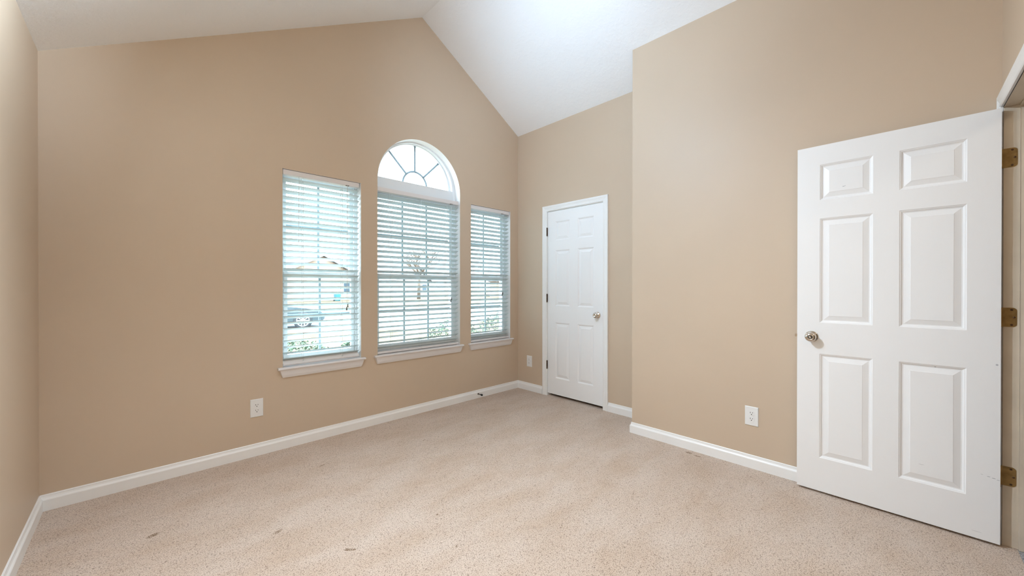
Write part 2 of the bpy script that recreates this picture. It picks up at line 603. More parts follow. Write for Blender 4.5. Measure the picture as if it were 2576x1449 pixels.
# floor
fl = MB()
fl.add([(L - 0.05, BACK - 0.045, 0), (R + 0.75, BACK - 0.045, 0), (R + 0.75, D + 0.02, 0), (L - 0.05, D + 0.02, 0)], [(0, 1, 2, 3)])
struct(fl.build('floor', M['carpet']), 'beige cut pile carpet covering the room', 'floor')
hf = MB()
hf.add([(0.8, BACK - 1.6, -0.001), (R + 0.2, BACK - 1.6, -0.001), (R + 0.2, BACK - 0.03, -0.001), (0.8, BACK - 0.03, -0.001)], [(0, 1, 2, 3)])
struct(hf.build('floor_hall', M['hallcarpet']), 'grey flecked hall carpet beyond the doorway', 'floor')
hw = MB()
hx0, hx1, hy0, hy1 = 0.8, R + 0.2, BACK - 1.6, BACK - JD
hw.add([(hx0, hy0, -0.02), (hx1, hy0, -0.02), (hx1, hy0, 2.46), (hx0, hy0, 2.46), (hx0, hy1, -0.02), (hx1, hy1, -0.02), (hx1, hy1, 2.46), (hx0, hy1, 2.46)],
       [(0, 1, 2, 3), (0, 4, 7, 3), (1, 5, 6, 2), (3, 2, 6, 7)])
struct(hw.build('wall_hall', M['wall']), 'tan hall walls beyond the doorway', 'wall')


# ------------------------------------------------------------------ baseboards
BH = 0.0862
BPROF = [(0, 0), (0.0145, 0), (0.0145, 0.058), (0.0125, 0.0625), (0.0085, 0.0685), (0.0062, 0.076), (0.0058, 0.0835), (0.0035, BH), (0, BH)]


def baseboard(name, path, label):
    """path: floor points along the wall; the room lies to the left of the walking direction"""
    pts = [Vector((x, y, 0)) for x, y in path]
    rings = []
    for i, p in enumerate(pts):
        dirs = []
        if i > 0:
            dirs.append((pts[i] - pts[i - 1]).normalized())
        if i < len(pts) - 1:
            dirs.append((pts[i + 1] - pts[i]).normalized())
        nrm = [Vector((-d.y, d.x, 0)) for d in dirs]
        n = nrm[0] if len(nrm) == 1 else (nrm[0] + nrm[1]) / (1 + nrm[0].dot(nrm[1]))
        rings.append([p + n * a + Vector((0, 0, b)) for a, b in BPROF])
    mb = MB()
    mb.rings(rings, True, True, True, False)
    return struct(mb.build(name, M['trim']), label, 'baseboard')


baseboard('baseboard_left', [(L, D), (L, BACK)], 'white baseboard along the left wall')
baseboard('baseboard_front', [(R, D), (L, D)], 'white baseboard under the three windows')
CO_L, CO_R = 2.8355, 1.9935          # outer edges of the closet casing
baseboard('baseboard_right', [(R, CO_L), (R, D)], 'short white baseboard between window wall and closet door')
baseboard('baseboard_right_end', [(R, BY), (R, CO_R)], 'short white baseboard between closet door and projecting wall')
baseboard('baseboard_bumpout', [(B, BACK), (B, BY), (R, BY)], 'white baseboard running behind the open door')
baseboard('baseboard_back', [(L, BACK), (DX0 - 0.06, BACK)], 'white baseboard left of the doorway behind the camera')


# ------------------------------------------------------------------ door casings and jambs
CPROF = [(0, 0), (0, 0.008), (0.004, 0.0115), (0.012, 0.0125), (0.016, 0.0100), (0.022, 0.0105), (0.034, 0.0135), (0.042, 0.0165), (0.054, 0.0172), (0.058, 0.0145), (0.058, 0)]


def casing(prof_l, prof_t, prof_r, a0, a1, z1, fn):
    """up, over and down with mitred corners; fn(a, v, z): a along the wall, v out of the wall"""
    k = len(prof_t)
    st = [[fn(a0 - u, v, 0) for u, v in prof_l],
          [fn(a0 - ul, vl, z1 + ut) for (ul, vl), (ut, vt) in zip(prof_l, prof_t)],
          [fn(a1 + ur, vr, z1 + ut) for (ur, vr), (ut, vt) in zip(prof_r, prof_t)],
          [fn(a1 + u, v, 0) for u, v in prof_r]]
    return MB().rings(st, True, True, True, False)


trim1 = empty('trim_1', (R, 2.412, 0))
struct(trim1, 'white moulded casing round the closet door', 'door casing')
pin(casing(CPROF, CPROF, CPROF, CY0 + 0.0055, CY1 - 0.0055, CZ - 0.001, lambda a, v, z: (R - v, a, z)).build('casing', M['trim']), trim1)
jm = MB()
jm.box(R - 0.0005, R + 0.11, CY0, CY0 + 0.0085, 0, CZ).box(R - 0.0005, R + 0.11, CY1 - 0.0085, CY1, 0, CZ).box(R - 0.0005, R + 0.11, CY0 + 0.0085, CY1 - 0.0085, CZ - 0.006, CZ)
jm.box(R + 0.042, R + 0.075, CY0 + 0.0085, CY0 + 0.02, 0, CZ - 0.006).box(R + 0.042, R + 0.075, CY1 - 0.02, CY1 - 0.0085, 0, CZ - 0.006).box(R + 0.042, R + 0.075, CY0 + 0.02, CY1 - 0.02, CZ - 0.018, CZ - 0.006)
pin(jm.build('jamb', M['trim']), trim1)

trim2 = empty('trim_2', ((DX0 + DX1) / 2, BACK, 0))
struct(trim2, 'white casing and jamb of the open doorway at the right edge', 'door casing')
narrow = [(u * (B - DX1 - 0.0055 - 0.0005) / 0.058, v) for u, v in CPROF]
pin(casing(CPROF, CPROF, narrow, DX0 - 0.0055, DX1 + 0.0055, DZ + 0.0055, lambda a, v, z: (a, BACK + v, z)).build('casing', M['trim']), trim2)
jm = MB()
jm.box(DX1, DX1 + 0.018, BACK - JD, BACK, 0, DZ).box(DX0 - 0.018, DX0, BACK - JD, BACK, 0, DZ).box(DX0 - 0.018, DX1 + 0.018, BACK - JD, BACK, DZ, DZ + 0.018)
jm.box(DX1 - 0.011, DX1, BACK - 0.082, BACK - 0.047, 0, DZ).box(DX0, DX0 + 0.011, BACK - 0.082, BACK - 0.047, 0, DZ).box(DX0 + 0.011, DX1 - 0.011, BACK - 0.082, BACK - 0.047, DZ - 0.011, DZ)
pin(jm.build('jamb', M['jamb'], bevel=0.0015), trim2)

# ------------------------------------------------------------------ six-panel doors
PZ = [(0.2085, 0.8165), (0.998, 1.606), (1.712, 1.919)]


def door_leaf(width, cols, thick, z0, z1):
    """leaf in its own frame: faces at x=0 (front, normal -x) and x=thick; y from 0 (hinge) to width"""
    mb = MB()
    holes = [[(c0, a), (c1, a), (c1, b), (c0, b)] for c0, c1 in cols for a, b in PZ]
    steps = [(0.0, 0.0), (0.003, 0.0022), (0.007, 0.0034), (0.0075, 0.0050), (0.012, 0.0082), (0.0165, 0.0088), (0.019, 0.0080), (0.040, 0.0026), (0.0415, 0.0016)]
    for face, sgn in ((0.0, 1), (thick, -1)):
        p, t = flat_with_holes([(0, z0), (width, z0), (width, z1), (0, z1)], holes, lambda a, b, f=face: (f, a, b))
        mb.add(p, t)
        for (c0, c1) in cols:
            for (a, b) in PZ:
                rg = []
                for i, d in steps:
                    x = face + sgn * d
                    rg.append([(x, c0 + i, a + i), (x, c1 - i, a + i), (x, c1 - i, b - i), (x, c0 + i, b - i)])
                mb.rings(rg, True, False, True, False)
    mb.add([(0, 0, z0), (thick, 0, z0), (thick, width, z0), (0, width, z0), (0, 0, z1), (thick, 0, z1), (thick, width, z1), (0, width, z1)],
           [(0, 1, 2, 3), (4, 5, 6, 7), (0, 1, 5, 4), (3, 2, 6, 7)])
    return mb


def knob(parent, o, ax, keyed):
    """round knob on its rosette; o = point on the door face, ax = out of the door"""
    r = MB().lathe([(0.0, 0.0), (0.0325, 0.0), (0.0325, 0.003), (0.030, 0.0065), (0.0235, 0.0105), (0.0165, 0.012), (0.0155, 0.0135), (0.0, 0.0135)], o, ax, 36, False, False)
    rose = pin(r.build('rosette', M['nickel']), parent)
    k = MB().lathe([(0.0, 0.012), (0.0135, 0.012), (0.0125, 0.018), (0.013, 0.023), (0.0185, 0.027), (0.0245, 0.033), (0.0268, 0.040), (0.0262, 0.047), (0.0225, 0.0535), (0.0155, 0.0575), (0.0125, 0.0582), (0.0118, 0.0570), (0.0, 0.0566)], o, ax, 36, False, False)
    ko = pin(k.build('door_knob', M['nickel']), parent)
    if keyed:
        axv = Vector(ax)
        c = Vector(o) + axv * 0.0566
        q = MB().lathe([(0.0, 0), (0.0095, 0), (0.0095, 0.0012), (0.0085, 0.0016), (0.0, 0.0016)], c, ax, 24, False, False).build('lock_face', M['dark'])
        q.parent = ko
        q = MB().lathe([(0.0, 0.0016), (0.0062, 0.0016), (0.006, 0.0028), (0.0028, 0.003), (0.0024, 0.0018), (0.0, 0.0018)], c, ax, 20, False, False).build('lock_button', M['nickel'])
        q.parent = ko
    return rose


# closet door (closed, hinged on its left)
LW = 0.7075
door1 = empty('door_1', (R + 0.004, 2.7655, 0))
struct(door1, 'closed white six panel closet door with a round metal knob', 'door')
TH = 0.035
leaf = door_leaf(LW, [(0.108, 0.302), (0.405, 0.601)], TH, 0.029, 2.0355)
leaf.v = [(x, -y, z) for x, y, z in leaf.v]
lf = leaf.build('door_leaf', M['door'], bevel=0.0)
lf.parent = door1
knob(door1, (R + 0.004, 2.118, 0.925), (-1, 0, 0), False)
pin(MB().box(R - 0.001, R + 0.03, CY0 + 0.0062, CY0 + 0.0086, 0.895, 0.955).build('strike_plate', M['screw']), door1)
for z in (1.817, 1.081, 0.342):
    hb = MB()
    for k in range(5):
        hb.tube((R - 0.0055, 2.7695, z - 0.0445 + k * 0.0178 + 0.0006), (R - 0.0055, 2.7695, z - 0.0445 + (k + 1) * 0.0178 - 0.0006), 0.0062, 12)
    hb.tube((R - 0.0055, 2.7695, z - 0.048), (R - 0.0055, 2.7695, z + 0.048), 0.0042, 10)
    hb.box(R - 0.006, R + 0.02, 2.7685, 2.7705, z - 0.0445, z + 0.0445)
    pin(hb.build('hinge', M['screw']), door1)

# open door, swung back towards the bump-out
door2 = empty('door_2', (2.8453, -0.317, 0))
struct(door2, 'open white six panel door with a keyed metal knob', 'door')
leaf = door_leaf(0.763, [(0.1025, 0.331), (0.431, 0.657)], TH, 0.013, 2.031)
lf = leaf.build('door_leaf', M['scuffdoor'])
lf.parent = door2
knob(door2, (2.8453, 0.3765, 0.914), (-1, 0, 0), True)
knob(door2, (2.8803, 0.3765, 0.914), (1, 0, 0), False) if B - 2.8803 > 0.06 else None
la = MB().box(2.852, 2.874, 0.4455, 0.4470, 0.885, 0.943)
la.prism([(2.8535, 0.446), (2.8725, 0.446), (2.8725, 0.449), (2.8535, 0.458)], 0.9065, 0.9215, lambda p, q, s: (p, q, s))
pin(la.build('latch', M['nickel']), door2)
for z in (1.805, 1.066, 0.327):
    # leaf on the jamb with rounded corners, three screws and the knuckle at the door's edge
    hh, y_in, y_out, rr = 0.0445, BACK + 0.006, BACK - 0.0405, 0.013
    out = [(y_in, z - hh), (y_in, z + hh)] + [(y_out + rr - rr * math.sin(a * math.pi / 12), z + hh - rr + rr * math.cos(a * math.pi / 12)) for a in range(7)] + \
          [(y_out + rr - rr * math.cos(a * math.pi / 12), z - hh + rr - rr * math.sin(a * math.pi / 12)) for a in range(7)]
    hb = MB().prism(out, DX1 - 0.0016, DX1 + 0.0005, lambda p, q, s: (s, p, q))
    ho = pin(hb.build('hinge', M['brass']), door2)
    kn = MB()
    for k in range(5):
        kn.tube((2.8855, BACK + 0.011, z - hh + k * 0.0178 + 0.0006), (2.8855, BACK + 0.011, z - hh + (k + 1) * 0.0178 - 0.0006), 0.0062, 12)
    kn.box(2.846, 2.8845, -0.3186, -0.3168, z - hh, z + hh)
    kk = kn.build('knuckle', M['brass'])
    kk.parent = ho
    for dz, yy in ((0.035, -0.0255), (0.0, -0.0325), (-0.035, -0.0255)):
        s = MB().lathe([(0, 0), (0.0046, 0), (0.0040, 0.0009), (0, 0.0011)], (DX1 - 0.0015, BACK + yy, z + dz), (-1, 0, 0), 14, False, False).build('screw', M['screw'])
        s.parent = ho


# ------------------------------------------------------------------ windows
GU, GL = 3.362, 3.329            # planes of the upper and lower panes


def ring_frame(mb, x0, x1, z0, z1, w, y0, y1, wb=None, wt=None):
    wb = w if wb is None else wb
    wt = w if wt is None else wt
    mb.box(x0, x0 + w, y0, y1, z0, z1)
    mb.box(x1 - w, x1, y0, y1, z0, z1)
    mb.box(x0 + w, x1 - w, y0, y1, z0, z0 + wb)
    mb.box(x0 + w, x1 - w, y0, y1, z1 - wt, z1)
    return mb


def window(idx, x0, x1, ztop, n_vert, label):
    w = empty('window_%d' % idx, ((x0 + x1) / 2, D, WSILL))
    struct(w, label, 'window')
    pin(ring_frame(MB(), x0, x1, WSILL, ztop, 0.022, D + 0.082, D + WT).build('frame', M['vinyl'], bevel=0.002), w)
    cx = (x0 + x1) / 2
    gx0, gx1 = x0 + 0.049, x1 - 0.055
    zm = 1.325
    bars = [gx0 + (gx1 - gx0) * (k + 1) / (n_vert + 1) for k in range(n_vert)]
    for nm, gy, a, b, wb, wt, yy in (('upper_sash', GU, zm, ztop - 0.055, 0.03, 0.033, (GU - 0.014, GU + 0.016)),
                                     ('lower_sash', GL, 0.683, 1.276, 0.055, 0.049, (GL - 0.016, GL + 0.014))):
        s = pin(ring_frame(MB(), x0 + 0.022, x1 - 0.022, a - wb, b + wt, gx0 - x0 - 0.022, yy[0], yy[1], wb, wt).build(nm, M['vinyl'], bevel=0.003), w)
        g = MB()
        g.add([(gx0, gy, a), (gx1, gy, a), (gx1, gy, b), (gx0, gy, b)], [(0, 1, 2, 3)])
        mu = MB()
        for bx in bars:
            mu.box(bx - 0.009, bx + 0.009, gy + 0.004, gy + 0.010, a, b)
        zc = 1.688 if nm == 'upper_sash' else 0.983
        xs = [gx0] + [q for bx in bars for q in (bx - 0.009, bx + 0.009)] + [gx1]
        for k in range(0, len(xs), 2):
            mu.box(xs[k], xs[k + 1], gy + 0.004, gy + 0.010, zc - 0.009, zc + 0.009)
        for o in (g.build('pane', M['glass']), mu.build('grille', M['grille'])):
            o.parent = s
        if nm == 'lower_sash':
            lk = MB()
            lk.box(cx - 0.03, cx + 0.03, GL - 0.012, GL + 0.01, 1.325, 1.333).lathe([(0.009, 0), (0.011, 0.012), (0, 0.013)], (cx, GL, 1.333), (0, 0, 1), 12, True, False)
            o = lk.build('sash_lock', M['vinyl'])
            o.parent = s
    # stool (with horns) and the moulded apron below it
    e0, e1 = x0 - 0.036, x1 + 0.031
    st = MB()
    prof = [(0.0, 0.0), (-0.026, 0.0), (-0.032, -0.003), (-0.0345, -0.009), (-0.032, -0.0155), (-0.026, -0.018), (0.0, -0.018)]
    st.prism([(D + a, WSILL + b) for a, b in prof], e0, e1, lambda p, q, s: (s, p, q))
    st.box(x0, x1, D - 0.001, D + 0.082, WSILL - 0.018, WSILL + 0.0005)
    pin(st.build('stool', M['rail'], bevel=0.0015), w)
    zt, zb = WSILL - 0.018, 0.528
    tops = [(e0 + 0.008, D), (e0 + 0.014, D - 0.024), (e1 - 0.014, D - 0.024), (e1 - 0.008, D)]
    mids = [(x0 - 0.012, D), (x0 - 0.009, D - 0.016), (x1 + 0.006, D - 0.016), (x1 + 0.009, D)]
    bots = [(x0 - 0.0055, D), (x0 - 0.002, D - 0.0095), (x1 - 0.002, D - 0.0095), (x1 + 0.0015, D)]
    ap = MB().rings([[(a, b, zb) for a, b in bots], [(a, b, zb + 0.018) for a, b in mids], [(a, b, zt) for a, b in tops]], True, True, True, False)
    pin(ap.build('apron', M['rail']), w)
    return w


w1 = window(1, W1[0], W1[1], WTOP, 1, 'left single hung window of the three with white apron sill')
w2 = window(2, W2[0], W2[1], 2.075, 2, 'middle window topped by a half round sunburst pane')
w3 = window(3, W3[0], W3[1], WTOP, 1, 'right window of the three, nearest the room corner')

# half-round light over the middle window
AC, AR = (1.949, 2.2075), 0.385
NA = 56


def half_ring(mb, outer, inner, y0, y1, smooth=True):
    n = len(outer)
    rg = [[(o[0], y0, o[1]), (o[0], y1, o[1]), (i[0], y1, i[1]), (i[0], y0, i[1])] for o, i in zip(outer, inner)]
    return mb.rings(rg, True, True, True, False)


af = MB()
oo = [(W2[1], 2.075)] + arc(ARC_C[0], ARC_C[1], ARC_R, 0, math.pi, NA) + [(W2[0], 2.075)]
ii = [(AC[0] + 0.412, 2.075)] + arc(AC[0], 2.185, 0.412, 0, math.pi, NA) + [(AC[0] - 0.412, 2.075)]
half_ring(af, oo, ii, D + 0.085, D + WT)
i2 = [(AC[0] + AR, 2.13)] + arc(AC[0], AC[1], AR, 0, math.pi, NA) + [(AC[0] - AR, 2.13)]
o2 = [(AC[0] + 0.412, 2.13)] + ii[1:-1] + [(AC[0] - 0.412, 2.13)]
half_ring(af, o2, i2, D + 0.122, D + WT - 0.005)
af.box(W2[0] + 0.02, W2[1] - 0.02, D + 0.09, D + WT - 0.002, 2.070, AC[1])
fr = pin(af.build('arch_frame', M['vinyl']), w2)
ag = MB()
pa = arc(AC[0], AC[1], AR + 0.004, 0, math.pi, NA)
ag.add([(a, GU - 0.002, b) for a, b in pa], [tuple(range(len(pa)))])
o = ag.build('pane', M['glass'])
o.parent = fr
sg = MB()
hr = 0.131
half_ring(sg, arc(AC[0], AC[1], hr + 0.009, 0, math.pi, 28), arc(AC[0], AC[1], hr - 0.009, 0, math.pi, 28), GU + 0.003, GU + 0.010)
for a in (45, 90, 135):
    a = math.radians(a)
    c, s = math.cos(a), math.sin(a)
    q = [(AC[0] + c * r0 - s * k, AC[1] + s * r0 + c * k) for r0, k in ((hr + 0.008, -0.009), (AR + 0.003, -0.009), (AR + 0.003, 0.009), (hr + 0.008, 0.009))]
    sg.prism(q, GU + 0.003, GU + 0.010, lambda p, qq, y: (p, y, qq))
o = sg.build('sunburst_grille', M['muntin'])
o.parent = fr


# ------------------------------------------------------------------ blinds
PITCH_S, TILT, SW = 0.0453, math.radians(23.5), 0.050
SY = D + 0.036


def slat_mesh(length):
    mb = MB()
    t = 0.0028
    sec = [(-SW / 2 + 0.001, -t / 2 - 0.0006), (-SW / 2, -0.0006), (-SW / 2 + 0.001, t / 2 - 0.0006), (-0.010, t / 2 + 0.0008), (0.010, t / 2 + 0.0008),
           (SW / 2 - 0.001, t / 2 - 0.0006), (SW / 2, -0.0006), (SW / 2 - 0.001, -t / 2 - 0.0006), (0.010, -t / 2 + 0.0008), (-0.010, -t / 2 + 0.0008)]
    ca, sa = math.cos(-TILT), math.sin(-TILT)
    sec = [(a * ca - b * sa, a * sa + b * ca) for a, b in sec]       # the room-side edge sits high
    mb.prism(sec, -length / 2, length / 2, lambda p, q, s: (s, p, q))
    return mb


def blind(x0, x1, ztop, ladders, cord_x, tassel_z, wand_x, rail_kind, label):
    r = empty('window_blind', ((x0 + x1) / 2, SY, WSILL))
    tag(r, label, 'blind', 'white slatted blinds in the three windows')
    a, b = x0 + 0.0045, x1 - 0.0135
    cx = (a + b) / 2
    hr_ = MB()
    hr_.box(a, b, D + 0.006, D + 0.062, ztop - 0.040, ztop - 0.003)
    hd = pin(hr_.build('headrail', M['rail'], bevel=0.002), r)
    o = MB().box(cord_x - 0.012, cord_x + 0.014, D + 0.0045, D + 0.02, ztop - 0.0425, ztop - 0.0385).build('cord_lock', M['screw'])
    o.parent = hd
    s0, s1 = x0 + 0.007, x1 - 0.011
    ztop_slat = ztop - 0.073
    zbot = WSILL + 0.052
    n = int((ztop_slat - zbot) / PITCH_S) + 1
    first = None
    for k in range(n):
        z = ztop_slat - k * PITCH_S
        if first is None:
            s = slat_mesh(s1 - s0).build('slat', M['slat'])
            first = s
        else:
            s = first.copy()
            COL.objects.link(s)
        s.parent = r
        s.matrix_parent_inverse = Matrix.Identity(4)
        s.location = ((s0 + s1) / 2 - r.location.x, 0, z - WSILL)
    zl = ztop_slat - (n - 1) * PITCH_S
    # bottom rail
    zr = WSILL + 0.0155
    rl = MB()
    if rail_kind == 'tipped':
        mt = Matrix.Translation((cx, SY - 0.008, WSILL + 0.0265)) @ Matrix.Rotation(math.radians(38), 4, 'X')
        rl.box((s0 - s1) / 2, (s1 - s0) / 2, -0.025, 0.025, -0.008, 0.008, mt)
    else:
        rl.box(s0, s1, SY - 0.025, SY + 0.025, WSILL + 0.006, WSILL + 0.024)
    ro = pin(rl.build('bottom_rail', M['rail'], bevel=0.002), r)
    for lx in ladders:
        pg = MB()
        if rail_kind == 'tipped':
            pg.sphere((lx, SY - 0.018, WSILL + 0.031), 0.0055)
        else:
            pg.sphere((lx, SY - 0.0255, WSILL + 0.015), 0.0035)
        o = pg.build('cord_plug', M['cord'])
        o.parent = ro
        ld = MB()
        dy, dz = SW / 2 * math.cos(TILT) + 0.0012, SW / 2 * math.sin(TILT)
        zend = WSILL + 0.024
        ld.tube((lx, SY - dy, zend + 0.006), (lx, SY - dy, ztop - 0.04), 0.0008, 5)
        ld.tube((lx, SY + dy, zend), (lx, SY + dy, ztop - 0.04), 0.0008, 5)
        ld.tube((lx - 0.006, SY, zend), (lx - 0.006, SY, ztop - 0.04), 0.0010, 5)
        for k in range(n):
            z = ztop_slat - k * PITCH_S - 0.0028
            ld.tube((lx, SY - dy, z + dz), (lx, SY + dy, z - dz), 0.0007, 4)
        pin(ld.build('ladder_cord', M['cord']), r)
    # lift cords and their tassels in front of the slats
    lc = MB()
    for (dx, z) in zip((0.0, -0.009), tassel_z):
        lc.tube((cord_x + dx * 0.3, D + 0.004, ztop - 0.042), (cord_x + dx, D + 0.001, z + 0.026), 0.0011, 6)
    lo = pin(lc.build('lift_cord', M['cord']), r)
    for (dx, z) in zip((0.0, -0.009), tassel_z):
        o = MB().lathe([(0.0015, 0.029), (0.0032, 0.027), (0.0035, 0.020), (0.0050, 0.008), (0.0055, 0.002), (0.0045, 0.0), (0, 0)], (cord_x + dx, D + 0.001, z), (0, 0, 1), 14, True, False).build('tassel', M['tassel'])
        o.parent = lo
    if wand_x:
        wd = MB().tube((wand_x, D + 0.003, ztop - 0.042), (wand_x - 0.004, D + 0.0, ztop - 0.55), 0.0016, 8)
        pin(wd.build('tilt_cord', M['cord']), r)
    return r


blind(W1[0], W1[1], WTOP, (0.911, 1.205), 1.244, (1.035, 1.011), 0.878, 'tipped', 'white slatted blind in the left window with its bottom rail tipped forward')
blind(W2[0], W2[1], 2.0945, (1.65, 1.945, 2.243), 2.291, (1.070, 1.049), 1.612, 'flat', 'widest white slatted blind, hung below the half round pane')
blind(W3[0], W3[1], WTOP, (2.678, 2.965), 3.006, (1.120, 1.103), None, 'flat', 'white slatted blind in the right window nearest the corner')


# ------------------------------------------------------------------ outlets
def outlet(loc, rot, label):
    """plate in the local xz plane, facing -y"""
    r = empty('electrical_outlet', loc)
    r.rotation_euler = (0, 0, rot)
    tag(r, label, 'outlet', 'duplex wall outlets above the baseboard')
    W_, H_ = 0.0395, 0.0635
    rg = [[(sx * w, y, sz * h) for sx, sz in ((-1, -1), (1, -1), (1, 1), (-1, 1))] for w, h, y in ((W_, H_, 0), (W_, H_, -0.002), (W_ - 0.0035, H_ - 0.0035, -0.0058))]
    MB().rings(rg, True, True, True, False).build('cover_plate', M['plate'], r)
    MB().lathe([(0, 0), (0.003, 0), (0.0025, 0.0008), (0, 0.001)], (0, -0.0058, 0), (0, -1, 0), 14, False, False).build('screw', M['plate'], r)
    for s in (1, -1):
        c = 0.0195 * s
        pts = []
        for a in range(0, 360, 10):
            x, z = 0.0172 * math.cos(math.radians(a)), 0.0172 * math.sin(math.radians(a))
            pts.append((x, c + max(-0.0138, min(0.0138, z))))
        f = MB().prism(pts, -0.005, -0.0078, lambda p, q, y: (p, y, q)).build('receptacle', M['plate'], r)
        sl = MB()
        sl.box(-0.0078, -0.0052, -0.0081, -0.0079 + 0.001, c + 0.0005, c + 0.0095)
        sl.box(0.0052, 0.0078, -0.0081, -0.0079 + 0.001, c + 0.0015, c + 0.0088)
        sl.lathe([(0, 0), (0.0030, 0), (0.0030, 0.0004), (0, 0.0004)], (0, -0.0077, c - 0.0068), (0, -1, 0), 14, False, False)
        sl.build('slots', M['dark'], f)
    return r


outlet((0.601, D, 0.3392), 0, 'white outlet on the window wall left of the windows')
outlet((B, 0.7025, 0.3445), -math.pi / 2, 'white outlet on the wall beside the open door')
outlet((R, 3.040, 0.340), -math.pi / 2, 'white outlet between the room corner and the closed closet door')

# door stop on the baseboard under the right window
ds = empty('door_stop', (2.630, D - 0.0145, 0.045))
tag(ds, 'grey metal door stop on the baseboard under the right window', 'door stop')
o0 = (0, 0, 0)
MB().lathe([(0, 0), (0.0095, 0), (0.0095, 0.002), (0.004, 0.005), (0.0036, 0.012), (0.0056, 0.040), (0.0078, 0.052), (0.0078, 0.054), (0, 0.054)], o0, (0, -1, 0), 20, False, False).build('post', M['rubber'], ds)
MB().lathe([(0, 0.053), (0.0098, 0.053), (0.0108, 0.057), (0.0098, 0.066), (0.006, 0.069), (0, 0.0695)], o0, (0, -1, 0), 20, False, False).build('bumper_tip', M['tyre'], ds)

# ------------------------------------------------------------------ added fill lights, out of view in the room and the hall
# added unseen fill fixture below the left slope, heads turned away from the window wall
tl = empty('track_fill_light', (0.7, 1.7, 3.065))
tag(tl, 'added white fill light hanging unseen below the left ceiling slope', 'fill light')
MB().box(-0.4, 0.4, -0.018, 0.018, -0.275, -0.25).tube((-0.3, 0, -0.25), (-0.3, 0, -0.16), 0.006).tube((0.3, 0, -0.25), (0.3, 0, 0.175), 0.006).build('fill_track', M['plate'], tl)
for hx, aim, watt, tint in FILL_HEADS:
    av_ = Vector(aim).normalized()
    o_ = Vector((hx, 0, -0.320)) - av_ * 0.05
    h_ = MB().lathe([(0.0, 0.0), (0.035, 0.0), (0.042, 0.02), (0.05, 0.09), (0.048, 0.09), (0.038, 0.02), (0.0, 0.015)], o_, av_, 24, False, False).tube((hx, 0, -0.275), o_ + av_ * 0.01, 0.006).build('fill_head', M['plate'], tl)
    ld_ = bpy.data.lights.new('fill_spot', 'SPOT')
    ld_.energy = watt
    ld_.color = tint
    ld_.spot_size = math.radians(165)
    ld_.spot_blend = 1.0
    ld_.shadow_soft_size = 0.05
    lo_ = bpy.data.objects.new('fill_spot', ld_)
    COL.objects.link(lo_)
    lo_.parent = tl
    lo_.location = o_ + av_ * 0.095
    lo_.rotation_euler = av_.to_track_quat('-Z', 'Y').to_euler()

hl = empty('hall_fill_light', (2.3, BACK - 0.85, 2.46))  # unseen hall fill, added to brighten the interior
tag(hl, 'added round fill light, unseen in the hall', 'fill light')
MB().lathe([(0, 0), (0.15, 0), (0.15, -0.03), (0, -0.03)], (0, 0, 0), (0, 0, 1), 28, False, False).build('base', M['plate'], hl)
hm = emit_mat('hall_fill_glow', (1.0, 0.88, 0.72), HALL_FILL_WATT / (math.pi * 0.11))
MB().lathe([(0.13 * math.cos(math.radians(a)), -0.031 - 0.07 * math.sin(math.radians(a))) for a in (0, 15, 30, 45, 60, 75, 89)], (0, 0, 0), (0, 0, 1), 28, True, True).build('fill_shade', hm, hl)

# ------------------------------------------------------------------ outside
G = -0.48
gr = MB()
gr.add([(-60, D + WT + 0.02, G), (140, D + WT + 0.02, G), (140, 160, G), (-60, 160, G)], [(0, 1, 2, 3)])
struct(gr.build('ground_lawn', M['lawn']), 'dormant tan lawn outside the windows', 'ground')
rd = MB()
rd.add([(-30, 26, G + 0.01), (-30, 16.9, G + 0.01), (2.5, 16.2, G + 0.01), (6.5, 14.2, G + 0.01), (9, 12.7, G + 0.01), (14.5, 15.6, G + 0.01), (26, 20, G + 0.01), (60, 30, G + 0.01), (60, 45, G + 0.01), (22, 29.5, G + 0.01), (12, 25.5, G + 0.01), (5, 27, G + 0.01)], [tuple(range(12))])
struct(rd.build('ground_street', M['concrete']), 'pale concrete street and driveway beyond the lawn', 'street')


def house(name, loc, rot, w, d, h, rise, wallm, label, garage=True):
    r = empty(name, loc)
    r.rotation_euler = (0, 0, rot)
    tag(r, label, 'house', 'houses across the street')
    b = MB()
    b.prism([(-w / 2, 0), (w / 2, 0), (w / 2, h), (0, h + rise), (-w / 2, h)], 0, d, lambda p, q, s: (p, s, q))
    b.build('wall', wallm, r)
    rf = MB()
    ov = 0.4
    k = rise / (w / 2)
    for sgn in (-1, 1):
        rf.prism([(sgn * (w / 2 + ov), h - ov * k + 0.02), (0, h + rise + 0.02), (0, h + rise + 0.2), (sgn * (w / 2 + ov), h - ov * k + 0.2)], -ov, d + ov, lambda p, q, s: (p, s, q))
    rf.build('roof', M['shingle'], r)
    if garage:
        g = MB()
        for k in range(4):
            g.box(-w * 0.30, w * 0.16, -0.05, 0.02, 0.02 + k * 0.54, 0.53 + k * 0.54)
        g.build('garage_door', M['garage'], r)
    f = MB()
    ring_frame(f, w * 0.25, w * 0.40, 0.9, 2.2, 0.07, -0.06, 0.03)
    fo = f.build('window', M['garage'], r)
    MB().box(w * 0.25 + 0.07, w * 0.40 - 0.07, -0.02, 0.02, 0.97, 2.13).build('pane', M['dglass'], fo)
    return r


house('house', (15.5, 48, G), 0.25, 11, 9, 2.7, 2.6, M['siding'], 'peach house with a white garage door across the street, seen through left window')
house('house', (38, 66, G), 0.5, 12, 10, 3.0, 3.4, M['siding2'], 'pale gabled house far behind the bare tree')
house('house', (52, 46, G), 0.85, 10, 9, 2.8, 2.6, M['siding'], 'peach house across the street, seen through right window')

